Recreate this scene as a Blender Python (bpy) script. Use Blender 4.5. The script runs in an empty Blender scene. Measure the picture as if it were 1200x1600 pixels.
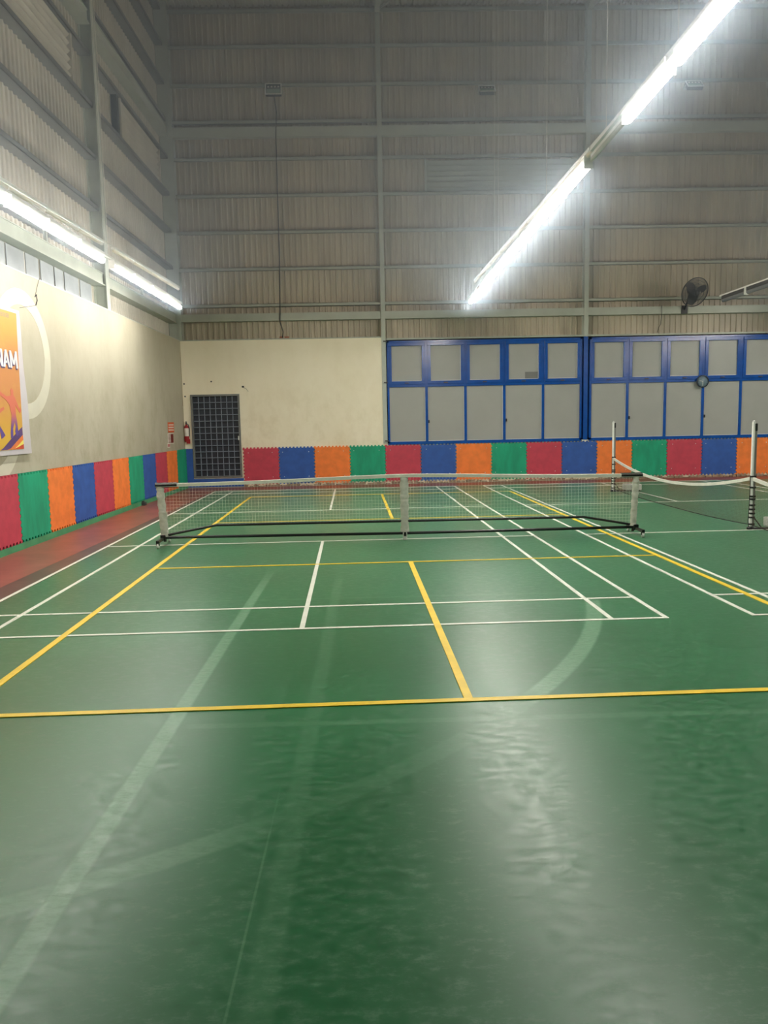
import bpy, bmesh, math, random
from mathutils import Vector, Matrix
random.seed(7)
S = bpy.context.scene
COL = S.collection
# ------------------------------------------------------------------ camera, world, exposure
YAW, PITCH, ROLL = 0.01860543, -0.11665091, -0.01993046
CAM = Vector((4.9036957, -20.8538629, 1.6831895))
fw = Vector((math.sin(YAW)*math.cos(PITCH), math.cos(YAW)*math.cos(PITCH), math.sin(PITCH)))
rt = Vector((math.cos(YAW), -math.sin(YAW), 0)); up = rt.cross(fw)
r2 = rt*math.cos(ROLL) + up*math.sin(ROLL); u2 = -rt*math.sin(ROLL) + up*math.cos(ROLL)
cd = bpy.data.cameras.new('camera'); cam = bpy.data.objects.new('camera', cd); COL.objects.link(cam)
cam.matrix_world = Matrix(((r2.x, u2.x, -fw.x, CAM.x), (r2.y, u2.y, -fw.y, CAM.y), (r2.z, u2.z, -fw.z, CAM.z), (0, 0, 0, 1)))
cd.sensor_fit = 'VERTICAL'; cd.sensor_height = 36; cd.sensor_width = 27; cd.lens = 1205.556/1600*36
cd.clip_start = 0.05; cd.clip_end = 200
S.camera = cam
W = bpy.data.worlds.new('world'); S.world = W; W.use_nodes = True
W.node_tree.nodes['Background'].inputs[0].default_value = (0.004, 0.005, 0.008, 1)
W.node_tree.nodes['Background'].inputs[1].default_value = 1
vs = S.view_settings; vs.view_transform = 'Standard'; vs.look = 'None'; vs.gamma = 1; vs.use_curve_mapping = False
vs.exposure = 0.24
LAMP = 106.0           # radiance of a lit tube
BLOOM = 0.044  # density of the volume that imitates lens bloom
S.cycles.max_bounces = 8; S.cycles.diffuse_bounces = 5; S.cycles.glossy_bounces = 4
S.cycles.volume_bounces = 0
S.cycles.caustics_reflective = False; S.cycles.caustics_refractive = False
S.cycles.sample_clamp_indirect = 6

# ------------------------------------------------------------------ helpers
def lin(c):
    return tuple((v/255/12.92 if v/255 <= .04045 else ((v/255+.055)/1.055)**2.4) for v in c)
class NT:
    """a small node-tree builder"""
    def __init__(s, name):
        s.m = bpy.data.materials.new(name); s.m.use_nodes = True
        s.t = s.m.node_tree; s.b = s.t.nodes['Principled BSDF']
    def n(s, t, **k):
        o = s.t.nodes.new(t)
        for a, v in k.items(): setattr(o, a, v)
        return o
    def l(s, a, b): s.t.links.new(a, b)
    def put(s, sock, v):
        if isinstance(v, bpy.types.NodeSocket): s.l(v, sock)
        else: sock.default_value = v
    def math(s, op, a, b=0.0, c=0.0):
        o = s.n('ShaderNodeMath', operation=op)
        s.put(o.inputs[0], a); s.put(o.inputs[1], b); s.put(o.inputs[2], c)
        return o.outputs[0]
    def noise(s, scale, detail=4, rough=.55, vec=None):
        o = s.n('ShaderNodeTexNoise'); o.inputs['Scale'].default_value = scale
        o.inputs['Detail'].default_value = detail; o.inputs['Roughness'].default_value = rough
        if vec is not None: s.l(vec, o.inputs['Vector'])
        return o.outputs['Fac']
    def ramp(s, fac, lo, hi, a=0.0, b=1.0):
        o = s.n('ShaderNodeMapRange', interpolation_type='SMOOTHSTEP'); s.put(o.inputs[0], fac)
        o.inputs[1].default_value = lo; o.inputs[2].default_value = hi; o.inputs[3].default_value = a; o.inputs[4].default_value = b
        return o.outputs[0]
    def mix(s, fac, a, b):
        o = s.n('ShaderNodeMix', data_type='RGBA')
        s.put(o.inputs[0], fac)
        for i, v in ((6, a), (7, b)):
            if isinstance(v, bpy.types.NodeSocket): s.l(v, o.inputs[i])
            else: o.inputs[i].default_value = (*v[:3], 1)
        return o.outputs[2]
    def bump(s, h, strength=.2, dist=.01):
        o = s.n('ShaderNodeBump'); o.inputs['Strength'].default_value = strength; o.inputs['Distance'].default_value = dist
        s.l(h, o.inputs['Height']); s.l(o.outputs[0], s.b.inputs['Normal'])
    def pos(s):
        return s.n('ShaderNodeNewGeometry').outputs['Position']
    def stretch(s, sc):
        mp = s.n('ShaderNodeMapping'); mp.inputs['Scale'].default_value = sc
        s.l(s.pos(), mp.inputs['Vector']); return mp.outputs[0]
def mat(name, c, rough=.5, metal=0.0, var=.12, nscale=3.0, emit=None, spec=None, stretch=(1, 1, 1), bump=0.0):
    k = NT(name); c = lin(c)
    k.b.inputs['Roughness'].default_value = rough; k.b.inputs['Metallic'].default_value = metal
    if spec is not None: k.b.inputs['Specular IOR Level'].default_value = spec
    f = k.noise(nscale, 5, .6, k.stretch(stretch))
    k.l(k.mix(k.ramp(f, .3, .7), [v*(1-var) for v in c], [min(1, v*(1+var)) for v in c]), k.b.inputs['Base Color'])
    if bump: k.bump(f, bump, .01)
    if emit:
        k.b.inputs['Emission Color'].default_value = (*emit[:3], 1); k.b.inputs['Emission Strength'].default_value = emit[3]
    return k.m
class MB:
    """collects shapes into one mesh"""
    def __init__(s): s.v = []; s.f = []; s.sm = []
    def add(s, v, f, smooth=False):
        o = len(s.v); s.v += [tuple(p) for p in v]; s.f += [tuple(i+o for i in q) for q in f]; s.sm += [smooth]*len(f); return s
    def box(s, a, b):
        x0, x1 = sorted((a[0], b[0])); y0, y1 = sorted((a[1], b[1])); z0, z1 = sorted((a[2], b[2]))
        return s.add([(x0,y0,z0),(x1,y0,z0),(x1,y1,z0),(x0,y1,z0),(x0,y0,z1),(x1,y0,z1),(x1,y1,z1),(x0,y1,z1)],
                     [(0,3,2,1),(4,5,6,7),(0,1,5,4),(1,2,6,5),(2,3,7,6),(3,0,4,7)])
    def bevbox(s, a, b, r):
        """box with chamfered long edges (all twelve)"""
        bm = bmesh.new(); bmesh.ops.create_cube(bm, size=1)
        a = Vector(a); b = Vector(b); c = (a+b)/2; d = b-a
        for v in bm.verts: v.co = Vector((v.co.x*abs(d.x), v.co.y*abs(d.y), v.co.z*abs(d.z)))+c
        bmesh.ops.bevel(bm, geom=bm.edges[:], offset=r, segments=2, affect='EDGES', profile=.5)
        bm.verts.index_update()
        s.add([v.co for v in bm.verts], [[v.index for v in f.verts] for f in bm.faces]); bm.free(); return s
    def tube(s, pts, r, n=8, caps=True, closed=False, smooth=True):
        pts = [Vector(p) for p in pts]; N = len(pts); v = []; f = []
        rs = r if isinstance(r, (list, tuple)) else [r]*N
        prev = None
        for i, p in enumerate(pts):
            if closed: t = pts[(i+1) % N]-pts[i-1]
            else: t = pts[min(i+1, N-1)]-pts[max(i-1, 0)]
            t.normalize()
            if prev is None: a = t.orthogonal().normalized()
            else:
                a = prev-t*prev.dot(t)
                a = a.normalized() if a.length > 1e-6 else t.orthogonal().normalized()
            prev = a; b = t.cross(a)
            for k in range(n):
                w = 2*math.pi*(k+.5)/n
                v.append(p+(a*math.cos(w)+b*math.sin(w))*rs[i])
        for i in range(N if closed else N-1):
            j = (i+1) % N
            for k in range(n):
                f.append((i*n+k, i*n+(k+1) % n, j*n+(k+1) % n, j*n+k))
        s.add(v, f, smooth)
        if caps and not closed: s.add(v[:n], [tuple(range(n))[::-1]]); s.add(v[-n:], [tuple(range(n))])
        return s
    def lathe(s, prof, o=(0,0,0), axis='Z', n=20, smooth=True):
        v = []; f = []
        for (r, h) in prof:
            for k in range(n):
                w = 2*math.pi*k/n; x, y = r*math.cos(w), r*math.sin(w)
                p = {'Z': (x, y, h), 'Y': (x, h, y), 'X': (h, x, y)}[axis]
                v.append((p[0]+o[0], p[1]+o[1], p[2]+o[2]))
        for i in range(len(prof)-1):
            for k in range(n): f.append((i*n+k, i*n+(k+1) % n, (i+1)*n+(k+1) % n, (i+1)*n+k))
        s.add(v, f, smooth); return s
    def prism(s, poly, fn, d0, d1):
        """poly 2D outline; fn(u, v, d) maps to 3D"""
        n = len(poly)
        v = [fn(a, b, d0) for a, b in poly]+[fn(a, b, d1) for a, b in poly]
        f = [tuple(range(n))[::-1], tuple(range(n, 2*n))]+[(i, (i+1) % n, n+(i+1) % n, n+i) for i in range(n)]
        return s.add(v, f)
    def xform(s, M, i0=0):
        s.v = s.v[:i0]+[tuple(M @ Vector(p)) for p in s.v[i0:]]; return s
    def mesh(s, name, m=None):
        me = bpy.data.meshes.new(name); me.from_pydata(s.v, [], s.f); me.update()
        bm = bmesh.new(); bm.from_mesh(me); bmesh.ops.recalc_face_normals(bm, faces=bm.faces[:]); bm.to_mesh(me); bm.free()
        me.polygons.foreach_set('use_smooth', s.sm)
        if m: me.materials.append(m)
        return me
    def obj(s, name, m, parent=None): return link(name, s.mesh(name, m), parent)
def link(name, me, parent=None, loc=None):
    o = bpy.data.objects.new(name, me); COL.objects.link(o)
    if parent: o.parent = parent
    if loc: o.location = loc
    return o
def tag(o, label, cat, group=None, kind=None):
    o['label'] = label; o['category'] = cat
    if group: o['group'] = group
    if kind: o['kind'] = kind
    return o
def thing(name, label, cat, loc=(0, 0, 0), rz=0, group=None):
    o = bpy.data.objects.new(name, None); COL.objects.link(o); o.empty_display_size = .1
    o.location = loc; o.rotation_euler = (0, 0, rz); return tag(o, label, cat, group)
def struct(name, label, cat, mb=None, m=None):
    o = mb.obj(name, m) if mb else bpy.data.objects.new(name, None)
    if not mb: COL.objects.link(o)
    o['kind'] = 'structure'; o['label'] = label; o['category'] = cat
    return o
def dup(root, loc, label=None, group=None, swap=None):
    r = root.copy(); COL.objects.link(r); r.location = loc
    if label: r['label'] = label
    if group: r['group'] = group
    def rec(a, b):
        for ch in list(a.children):
            c = ch.copy(); COL.objects.link(c); c.parent = b
            if swap and c.data in swap: c.data = swap[c.data]
            rec(ch, c)
    rec(root, r); return r
ORD = ['first','second','third','fourth','fifth','sixth','seventh','eighth','ninth','tenth','eleventh','twelfth','thirteenth','fourteenth',
       'fifteenth','sixteenth','seventeenth','eighteenth','nineteenth','twentieth','twenty-first','twenty-second','twenty-third']

# ------------------------------------------------------------------ materials
def plaster(name, c1, c2, stain):
    k = NT(name); c1, c2, st = lin(c1), lin(c2), lin(stain)
    a = k.noise(.55, 6, .62); k.t.nodes[-1]
    n1 = k.noise(.8, 6, .65, k.stretch((1, 1, .55))); n2 = k.noise(2.0, 8, .7, k.stretch((1, 1, .75)))
    sep = k.n('ShaderNodeSeparateXYZ'); k.l(k.pos(), sep.inputs[0]); z = sep.outputs[2]
    base = k.mix(k.ramp(n1, .35, .68), c1, c2)
    low = k.math('MULTIPLY', k.ramp(n2, .42, .72), k.ramp(z, 3.3, 1.1, .12, .55))
    k.l(k.mix(low, base, st), k.b.inputs['Base Color'])
    k.b.inputs['Roughness'].default_value = .75
    k.bump(n2, .12, .01); return k.m
M = {}
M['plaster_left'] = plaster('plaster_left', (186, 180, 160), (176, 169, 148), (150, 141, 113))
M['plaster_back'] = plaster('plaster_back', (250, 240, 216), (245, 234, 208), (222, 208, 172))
M['sheet'] = mat('painted_sheet_metal', (188, 179, 160), .45, .0, .16, 1.3, stretch=(1.5, 1.5, .35))
M['sheet_left'] = mat('pale_sheet_metal', (200, 195, 184), .45, .0, .10, 1.1, stretch=(1, 1.5, .35))
M['steel'] = mat('grey_painted_steel', (172, 177, 166), .4, .0, .08, 2)
M['steel_col'] = mat('grey_painted_column', (182, 188, 178), .4, .0, .08, 2)
M['roof'] = mat('pale_roof_sheet', (200, 198, 184), .5, .0, .08, 2)
M['blue'] = mat('blue_gloss_paint', (18, 78, 160), .22, .0, .10, 6, spec=.6)
M['pane'] = mat('frosted_pane', (166, 166, 161), .38, .0, .03, 1.5, spec=.35)
M['pane_dark'] = mat('patched_pane', (120, 120, 116), .4, .0, .05, 2)
M['white_trim'] = mat('white_bead', (216, 218, 216), .4, .0, .05)
M['red_foam'] = mat('red_foam', (194, 66, 84), .7, .0, .10, 5, bump=.1)
M['blue_foam'] = mat('blue_foam', (48, 90, 168), .7, .0, .12, 5, bump=.1)
M['orange_foam'] = mat('orange_foam', (246, 130, 58), .7, .0, .10, 5, bump=.1)
M['green_foam'] = mat('green_foam', (24, 158, 118), .7, .0, .16, 5, stretch=(1, 1, .3), bump=.1)
M['black'] = mat('black_plastic', (16, 16, 17), .45, .0, .1)
M['black_metal'] = mat('black_painted_steel', (14, 15, 16), .35, .0, .1)
M['dark_panel'] = mat('dark_slate_panel', (40, 46, 58), .5, .0, .25, 6)
M['door_bar'] = mat('grey_blue_bar', (128, 138, 152), .4, .0, .1)
M['door_frame'] = mat('grey_door_frame', (112, 114, 112), .4, .0, .1)
M['white_fabric'] = mat('white_fabric', (186, 186, 174), .8, .0, .10, 14, bump=.4)
M['white_tape'] = mat('white_net_tape', (206, 206, 194), .7, .0, .06, 8)
M['cord'] = mat('pale_net_cord', (214, 216, 204), .7, .0, .05)
M['dark_cord'] = mat('dark_net_cord', (44, 38, 32), .7, .0, .05)
M['white_line'] = mat('white_court_line', (226, 230, 216), .45, .0, .06, 6)
M['yellow_line'] = mat('yellow_court_line', (240, 206, 52), .45, .0, .08, 6)
M['red_floor'] = mat('worn_red_floor', (140, 80, 68), .42, .0, .16, 2.2, bump=.05)
M['shade_brown'] = mat('dark_brown_border_shade', (92, 70, 60), .42, .0, .22, 1.6)
M['green_base'] = mat('green_painted_base', (70, 150, 104), .5, .0, .15, 3)
M['raw_base'] = mat('raw_mortar_base', (150, 130, 108), .8, .0, .35, 9)
M['white_metal'] = mat('white_enamel', (228, 228, 222), .35, .0, .04)
M['unlit'] = mat('unlit_diffuser', (176, 176, 168), .4, .0, .05)
M['unlit_grey'] = mat('unlit_grey_diffuser', (108, 110, 112), .4, .0, .08)
M['lit'] = mat('lit_tube', (250, 250, 250), .4, .0, 0, emit=(1.0, .96, .875, LAMP))
M['lit_left'] = mat('lit_dimmed_tube', (250, 250, 250), .4, .0, 0, emit=(1.0, .965, .90, LAMP*.62))  # left tubes dimmed only to keep the plaster beside them from burning out
M['track_grey'] = mat('grey_track', (116, 116, 112), .45, .0, .1)
M['net_brown'] = mat('brown_net_cord', (96, 82, 66), .7, .0, .05)
M['patch'] = mat('blue_grey_patch_sheet', (150, 156, 160), .45, .0, .12, 2)
M['upper_tube'] = mat('pale_unlit_tube', (240, 232, 216), .4, .0, .03)
M['steel_shade'] = mat('shaded_grey_girt', (126, 128, 128), .45, .0, .1, 2)  # left girts: shade of lips and undersides put into the colour
M['red_gloss'] = mat('red_cylinder', (158, 34, 40), .3, .0, .08, 8)
M['paper'] = mat('white_paper', (224, 216, 204), .6, .0, .05)
M['orange_print'] = mat('orange_sign', (222, 96, 40), .5, .0, .12, 30)
M['dark_red_print'] = mat('dark_red_sign', (120, 40, 32), .5, .0, .15, 30)
M['white_ring'] = mat('cream_white_paint', (208, 204, 186), .6, .0, .04)
M['grey_box'] = mat('pale_grey_weight', (206, 206, 198), .5, .0, .06)
M['grey_iron'] = mat('dark_grey_iron', (66, 66, 66), .5, .2, .1)
M['chrome'] = mat('white_caster', (206, 206, 200), .35, .0, .05)
M['fan_grey'] = mat('dark_fan_paint', (58, 60, 66), .4, .1, .1)
M['clock_face'] = mat('grey_blue_clock_face', (120, 138, 150), .35, .0, .06)
M['clock_rim'] = mat('dark_blue_clock_rim', (40, 52, 66), .35, .0, .06)
M['lens'] = mat('flood_lens', (150, 172, 156), .25, .0, .05)
M['brick_red'] = mat('broken_brick', (176, 120, 98), .8, .0, .2, 8)

# floor: worn green vinyl with ghosts of older court lines rubbed into it
def floor_mat():
    k = NT('green_sport_vinyl'); sep = k.n('ShaderNodeSeparateXYZ'); k.l(k.pos(), sep.inputs[0])
    x, y = sep.outputs[0], sep.outputs[1]
    big = k.noise(.5, 5, .6, k.stretch((1, 1, 1))); fine = k.noise(26, 8, .72, k.stretch((.7, 1.6, 1))); scuff = k.noise(11, 12, .8, k.stretch((1, 1.9, 1)))
    g1, g2, g3 = lin((6, 96, 50)), lin((20, 108, 62)), lin((96, 140, 110))
    c = k.mix(k.ramp(big, .35, .65), g1, g2)
    c = k.mix(k.math('MULTIPLY', k.ramp(scuff, .48, .66), .34), c, g3)
    c = k.mix(k.math('MULTIPLY', k.ramp(scuff, .46, .30), .30), c, lin((6, 58, 34)))
    def band(s, c0, w, soft=.02):
        d = k.math('ABSOLUTE', k.math('SUBTRACT', s, c0)); return k.ramp(d, w/2+soft, w/2-soft*.2)
    wear = k.ramp(fine, .3, .6, .45, 1)
    m1 = k.math('MULTIPLY', k.math('MULTIPLY', band(x, 3.755, .075), k.ramp(y, -11.8, -13.6)), .85)
    dx, dy = k.math('SUBTRACT', x, .77), k.math('SUBTRACT', y, -12.63)
    rr = k.math('SQRT', k.math('ADD', k.math('MULTIPLY', dx, dx), k.math('MULTIPLY', dy, dy)))
    arc = band(rr, 6.30, .11, .025)
    m2 = k.math('MULTIPLY', arc, k.math('MULTIPLY', k.ramp(y, -13.7, -14.0), k.math('MAXIMUM', k.ramp(x, 5.75, 6.0, .0, .85), k.math('MAXIMUM', k.ramp(x, 4.5, 4.0, .16, .5), .16))))
    m3 = k.math('MULTIPLY', k.math('MULTIPLY', band(y, -16.66, .05), k.ramp(x, 3.8, 3.9)), .22)
    m4 = k.math('MULTIPLY', k.math('MULTIPLY', band(x, 4.55, .07, .03), k.ramp(y, -12.2, -13.0)), .2)
    m5 = k.math('MULTIPLY', k.math('MULTIPLY', band(y, -13.55, .03), k.ramp(x, 2.2, 3.0)), .22)
    m6 = k.math('MULTIPLY', k.math('MULTIPLY', band(x, 4.46, .006, .004), k.ramp(y, -17.3, -17.8)), .3)
    mm = k.math('MAXIMUM', k.math('MAXIMUM', m1, m2), k.math('MAXIMUM', k.math('MAXIMUM', m3, m4), k.math('MAXIMUM', m5, m6)))
    mm = k.math('MULTIPLY', k.math('MULTIPLY', mm, wear), .62)
    c = k.mix(mm, c, lin((128, 176, 140)))
    k.l(c, k.b.inputs['Base Color'])
    k.l(k.math('ADD', k.ramp(scuff, .36, .64, .29, .43), k.math('MULTIPLY', mm, .02)), k.b.inputs['Roughness'])
    k.b.inputs['Specular IOR Level'].default_value = .5
    k.b.inputs['Sheen Weight'].default_value = .3; k.b.inputs['Sheen Roughness'].default_value = .28; k.b.inputs['Sheen Tint'].default_value = (.8, 1, .86, 1)
    k.bump(k.math('ADD', k.math('MULTIPLY', fine, .4), k.math('MULTIPLY', scuff, .8)), .06, .004)
    return k.m
M['floor'] = floor_mat()

# ------------------------------------------------------------------ the hall
XR, YF, EAVE = 27.0, -33.0, 12.16
BAY = 5.4
floor = struct('floor', 'worn green vinyl sports floor with white and yellow court lines', 'floor', MB().box((-.3, YF, -.1), (XR, .3, 0)), M['floor'])
MB().box((0, YF, 0), (.94, 0, .002)).obj('border_strip', M['red_floor'], floor)
MB().box((.94, -1.0, 0), (XR, 0, .002)).obj('border_strip', M['red_floor'], floor)
b2 = MB(); b2.add([(.94, YF, .0016), (1.68, YF, .0016), (1.03, -1.6, .0016), (.94, -1.6, .0016), (.94, YF, 0), (1.68, YF, 0), (1.03, -1.6, 0), (.94, -1.6, 0)],
       [(0,1,2,3), (4,7,6,5), (0,4,5,1), (1,5,6,2), (2,6,7,3), (3,7,4,0)]); b2.obj('border_shade', M['shade_brown'], floor)  # brown strip paints the shade and colour bleed beside the red border
TH = 0.02108839
def ct(x, y): return (4.18131+x*math.cos(TH)-y*math.sin(TH), -7.93996+x*math.sin(TH)+y*math.cos(TH))
def line(x0, y0, x1, y1, w, m, h=.004):
    a = MB(); d = Vector((x1-x0, y1-y0)).normalized()*(w/2); n = Vector((-d.y, d.x))
    q = [ct(x0-d.x+n.x, y0-d.y+n.y), ct(x0-d.x-n.x, y0-d.y-n.y), ct(x1+d.x-n.x, y1+d.y-n.y), ct(x1+d.x+n.x, y1+d.y+n.y)]
    a.add([(*p, h) for p in q]+[(*p, 0) for p in q], [(0,1,2,3), (7,6,5,4), (0,4,5,1), (1,5,6,2), (2,6,7,3), (3,7,4,0)])
    return a.obj('court_line', m, floor)
def badminton(cx, cy=0):
    m = M['white_line']; w = .042
    for s in (-1, 1):
        for X in (3.05, 2.59): line(cx+s*X, cy-6.7, cx+s*X, cy+6.7, w, m)
        for Y in (6.7, 5.94, 1.98): line(cx-3.05, cy+s*Y, cx+3.05, cy+s*Y, w, m, .0045)
        line(cx, cy+s*1.98, cx, cy+s*6.7, w, m)
badminton(0); badminton(6.85)
yl = M['yellow_line']
for X in (-1.93, 4.13): line(X, -8.45, X, 5.0, .055, yl, .0055)
for Y in (-8.45, -3.80, .38, 5.0): line(-1.93, Y, 4.13, Y, .055 if Y < -5 else .036, yl, .006)
line(1.12, -8.45, 1.12, -3.80, .055, yl, .0055); line(1.12, .38, 1.12, 5.0, .055, yl, .0055)

# --- walls -----------------------------------------------------------------
SY, SX = .26, -.28            # planes of the sheet cladding behind the frames
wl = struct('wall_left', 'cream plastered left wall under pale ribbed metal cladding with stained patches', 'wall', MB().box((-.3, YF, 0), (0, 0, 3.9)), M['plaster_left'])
pb = MB()
pb.box((0, 0, 0), (.2, .3, 3.9)).box((.2, 0, 0), (1.5, .3, .27)).box((.2, 0, 2.49), (1.5, .3, 3.9)).box((1.5, 0, 0), (5.36, .3, 3.9))
pb.box((5.36, 0, 0), (XR, .3, 1.09)).box((.2, .14, .27), (1.5, .3, 2.49))
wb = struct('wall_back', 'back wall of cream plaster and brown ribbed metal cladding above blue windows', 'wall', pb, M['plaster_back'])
wr = struct('wall_right', 'right end wall of the hall outside the view', 'wall', MB().box((XR, YF, 0), (XR+.3, .3, 13)), M['sheet'])
wf = struct('wall_front', 'front wall of the hall behind the camera', 'wall', MB().box((-.3, YF-.3, 0), (XR, YF, 16)), M['sheet'])
PITCH_R = .15
def ribs(L):
    """trapezoid rib outline along L: list of (s, depth)"""
    o = []; s = 0
    while s < L-1e-6:
        for a, d in ((0, 0), (.085, 0), (.098, .028), (.137, .028)):
            if s+a <= L: o.append((s+a, d))
        s += PITCH_R
    o.append((L, 0)); return o
def cladding(fn, L, h0, h1):
    a = MB(); r = ribs(L); v = []; n = len(r)
    for (s, d) in r: v += [fn(s, d, h0), fn(s, d, h1)]
    a.add(v, [(2*i, 2*i+2, 2*i+3, 2*i+1) for i in range(n-1)]); return a
BX = [.0, 5.36, 10.77, 16.17, 21.57, XR]
for i in range(5):
    cladding(lambda s, d, h, x0=BX[i]: (x0+s, SY-d, h), BX[i+1]-BX[i], 3.8, EAVE+.5).obj('cladding_sheet', M['sheet'], wb)
BY = [0, -5.55, -10.95, -16.35, -21.75, -27.15, YF]
for i in range(6):
    cladding(lambda s, d, h, y0=BY[i]: (SX+d, y0-s, h), BY[i]-BY[i+1], 3.8, EAVE+2.6).obj('cladding_sheet', M['sheet_left'], wl)
# columns (I sections, flange to the room)
def icol(cx, cy, z0, z1, ax):
    """ax 'Y': flange faces -Y;  'X': flange faces +X"""
    a = MB(); w = .115; t = .02; d = .25
    for (u0, u1, d0, d1) in ((-w/2, w/2, 0, t), (-w/2, w/2, d-t, d), (-.012, .012, t, d-t)):
        if ax == 'Y': a.box((cx+u0, cy+d0, z0), (cx+u1, cy+d1, z1))
        else: a.box((cx-d0, cy+u0*1.6, z0), (cx-d1, cy+u1*1.6, z1))
    return a
for x in (5.37, 10.77, 16.17, 21.57):
    icol(x, -.012, 3.85 if x > 10 else 1.09, EAVE+.3, 'Y').obj('column', M['steel_col'], wb)
    if x > 10: icol(x, -.012, 1.09, 3.85, 'Y').obj('column', M['blue'], wb)['label'] = 'blue painted foot of the grey column'
for y in (-5.58, -10.98, -16.38, -21.78): icol(-.005, y, 3.9, EAVE+1.5, 'X').obj('column', M['steel_col'], wl)
cc = MB().box((-.27, .0, 3.9), (-.02, .02, EAVE+.4)).box((-.03, -.02, 3.9), (.06, .03, EAVE+.4)).box((.04, .0, 3.9), (.06, .25, EAVE+.4))
cc.obj('corner_column', M['steel_col'], wb)
# girts: lipped channels; the beams at 4.5 and 9.15 stand out to the column face
def girt_back(z, x0, x1, d0=.05, h=.075):
    a = MB(); a.box((x0, d0, z-.01), (x1, d0+.012, z+h)); a.box((x0, d0, z+h-.012), (x1, SY-.002, z+h)); a.box((x0, d0, z-.01), (x1, d0+.05, z)); return a
def girt_left(z, y0, y1, d0=-.07, h=.075):
    a = MB(); a.box((d0, y0, z-.01), (d0-.012, y1, z+h)); a.box((d0, y0, z+h-.012), (SX+.002, y1, z+h)); a.box((d0, y0, z-.01), (SX+.002, y1, z)); return a
GZ = [4.76, 5.69, 6.62, 7.54, 8.45, 9.36, 10.25, 11.18, 12.03]
for z in GZ:
    for i in range(5): girt_back(z, BX[i]+.06, BX[i+1]-.06).obj('girt', M['steel'], wb)
    for i in range(6): girt_left(z+.04, BY[i]-.06-(.04 if i else 0), BY[i+1]+.1).obj('girt', M['steel_shade'], wl)
def beam_back(z0, z1, x0, x1, d0):
    return MB().box((x0, d0, z0), (x1, d0+.02, z1)).box((x0, d0, z0-.015), (x1, d0+.14, z0)).box((x0, d0, z1), (x1, d0+.14, z1+.015))
def beam_left(z0, z1, y0, y1, d0):
    return MB().box((d0, y0, z0), (d0-.02, y1, z1)).box((d0+.04, y0, z0-.02), (d0-.2, y1, z0)).box((d0+.02, y0, z1), (d0-.16, y1, z1+.015))
for i in range(5):
    xm = BX[i]+(2.62 if i == 0 else 2.72)
    for (z0, z1) in ((4.40, 4.565), (9.02, 9.24)):
        beam_back(z0, z1, BX[i]+.06, xm-.004, .0).obj('tie_beam', M['steel_col'], wb)
        beam_back(z0, z1, xm+.004, BX[i+1]-.06, .0).obj('tie_beam', M['steel_col'], wb)
for i in range(6):
    for (z0, z1) in ((4.37, 4.57), (9.04, 9.26)):
        beam_left(z0, z1, BY[i]-.06-(.05 if i else 0), BY[i+1]+.11, -.07).obj('tie_beam', M['steel_col'], wl)
# capping strips on top of the plaster
MB().box((0, -.004, 3.895), (5.3, .27, 3.925)).obj('wall_capping', M['steel'], wb)
MB().box((5.44, -.03, 3.83), (XR, .24, 3.875)).obj('wall_capping', M['steel'], wb)
MB().box((-.29, YF, 3.895), (.004, -.02, 3.915)).obj('wall_capping', M['steel'], wl)
# flat patch sheets and upright studs in the band between plaster and beam on the left
for (ya, yb) in ((-9.95, -9.35), (-9.3, -8.72), (-8.66, -8.2), (-8.12, -7.62), (-7.56, -7.2), (-7.14, -6.5), (-6.42, -5.85)):
    MB().box((SX+.03, ya, 3.9), (SX+.045, yb, 4.34)).obj('patch_sheet', M['patch'], wl)
for y in (-8.15, -2.9): MB().box((-.09, y-.03, 4.57), (-.14, y+.03, 4.8)).obj('girt_cleat', M['steel'], wl)
# louvre vents
def louvre(fn, L, z0, z1, n, parent, m, endm):
    """fn(s, d, z): s along the wall, d out of the wall"""
    root = MB()
    for s0 in (-.05, L): 
        p = [(s0, 0), (s0+.05, 0), (s0+.05, .15), (s0, .15)]
        root.add([fn(a, d, z) for z in (z0, z1) for a, d in p], [(0,1,2,3), (7,6,5,4), (0,4,5,1), (1,5,6,2), (2,6,7,3), (3,7,4,0)])
    r = root.obj('louvre_vent', endm, parent)
    h = (z1-z0)/n
    me = None
    for k in range(n):
        za = z0+k*h; a = MB()
        pr = [(.015, za), (.025, za), (.125, za+h*.66), (.125, za+h*.73), (.115, za+h*.70)]
        a.add([fn(0, d, z) for d, z in pr]+[fn(L, d, z) for d, z in pr],
              [(0,1,2,3,4), (9,8,7,6,5)]+[(i, (i+1) % 5, 5+(i+1) % 5, 5+i) for i in range(5)])
        a.obj('louvre_blade', m, r)
    return r
louvre(lambda s, d, z: (6.58+s, SY-.03-d, z), 3.95, 7.63, 8.44, 6, wb, M['steel'], M['steel_col'])
louvre(lambda s, d, z: (SX+.03+d, -6.5-s, z), 3.9, 7.69, 8.50, 6, wl, M['sheet_left'], M['sheet_left'])
louvre(lambda s, d, z: (SX+.03+d, -.75-s, z), 3.0, 7.69, 8.50, 6, wl, M['sheet_left'], M['sheet_left'])
MB().box((-.12, -3.98, 7.69), (-.24, -3.86, 8.5)).obj('vent_post', M['grey_iron'], wl)
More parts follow.
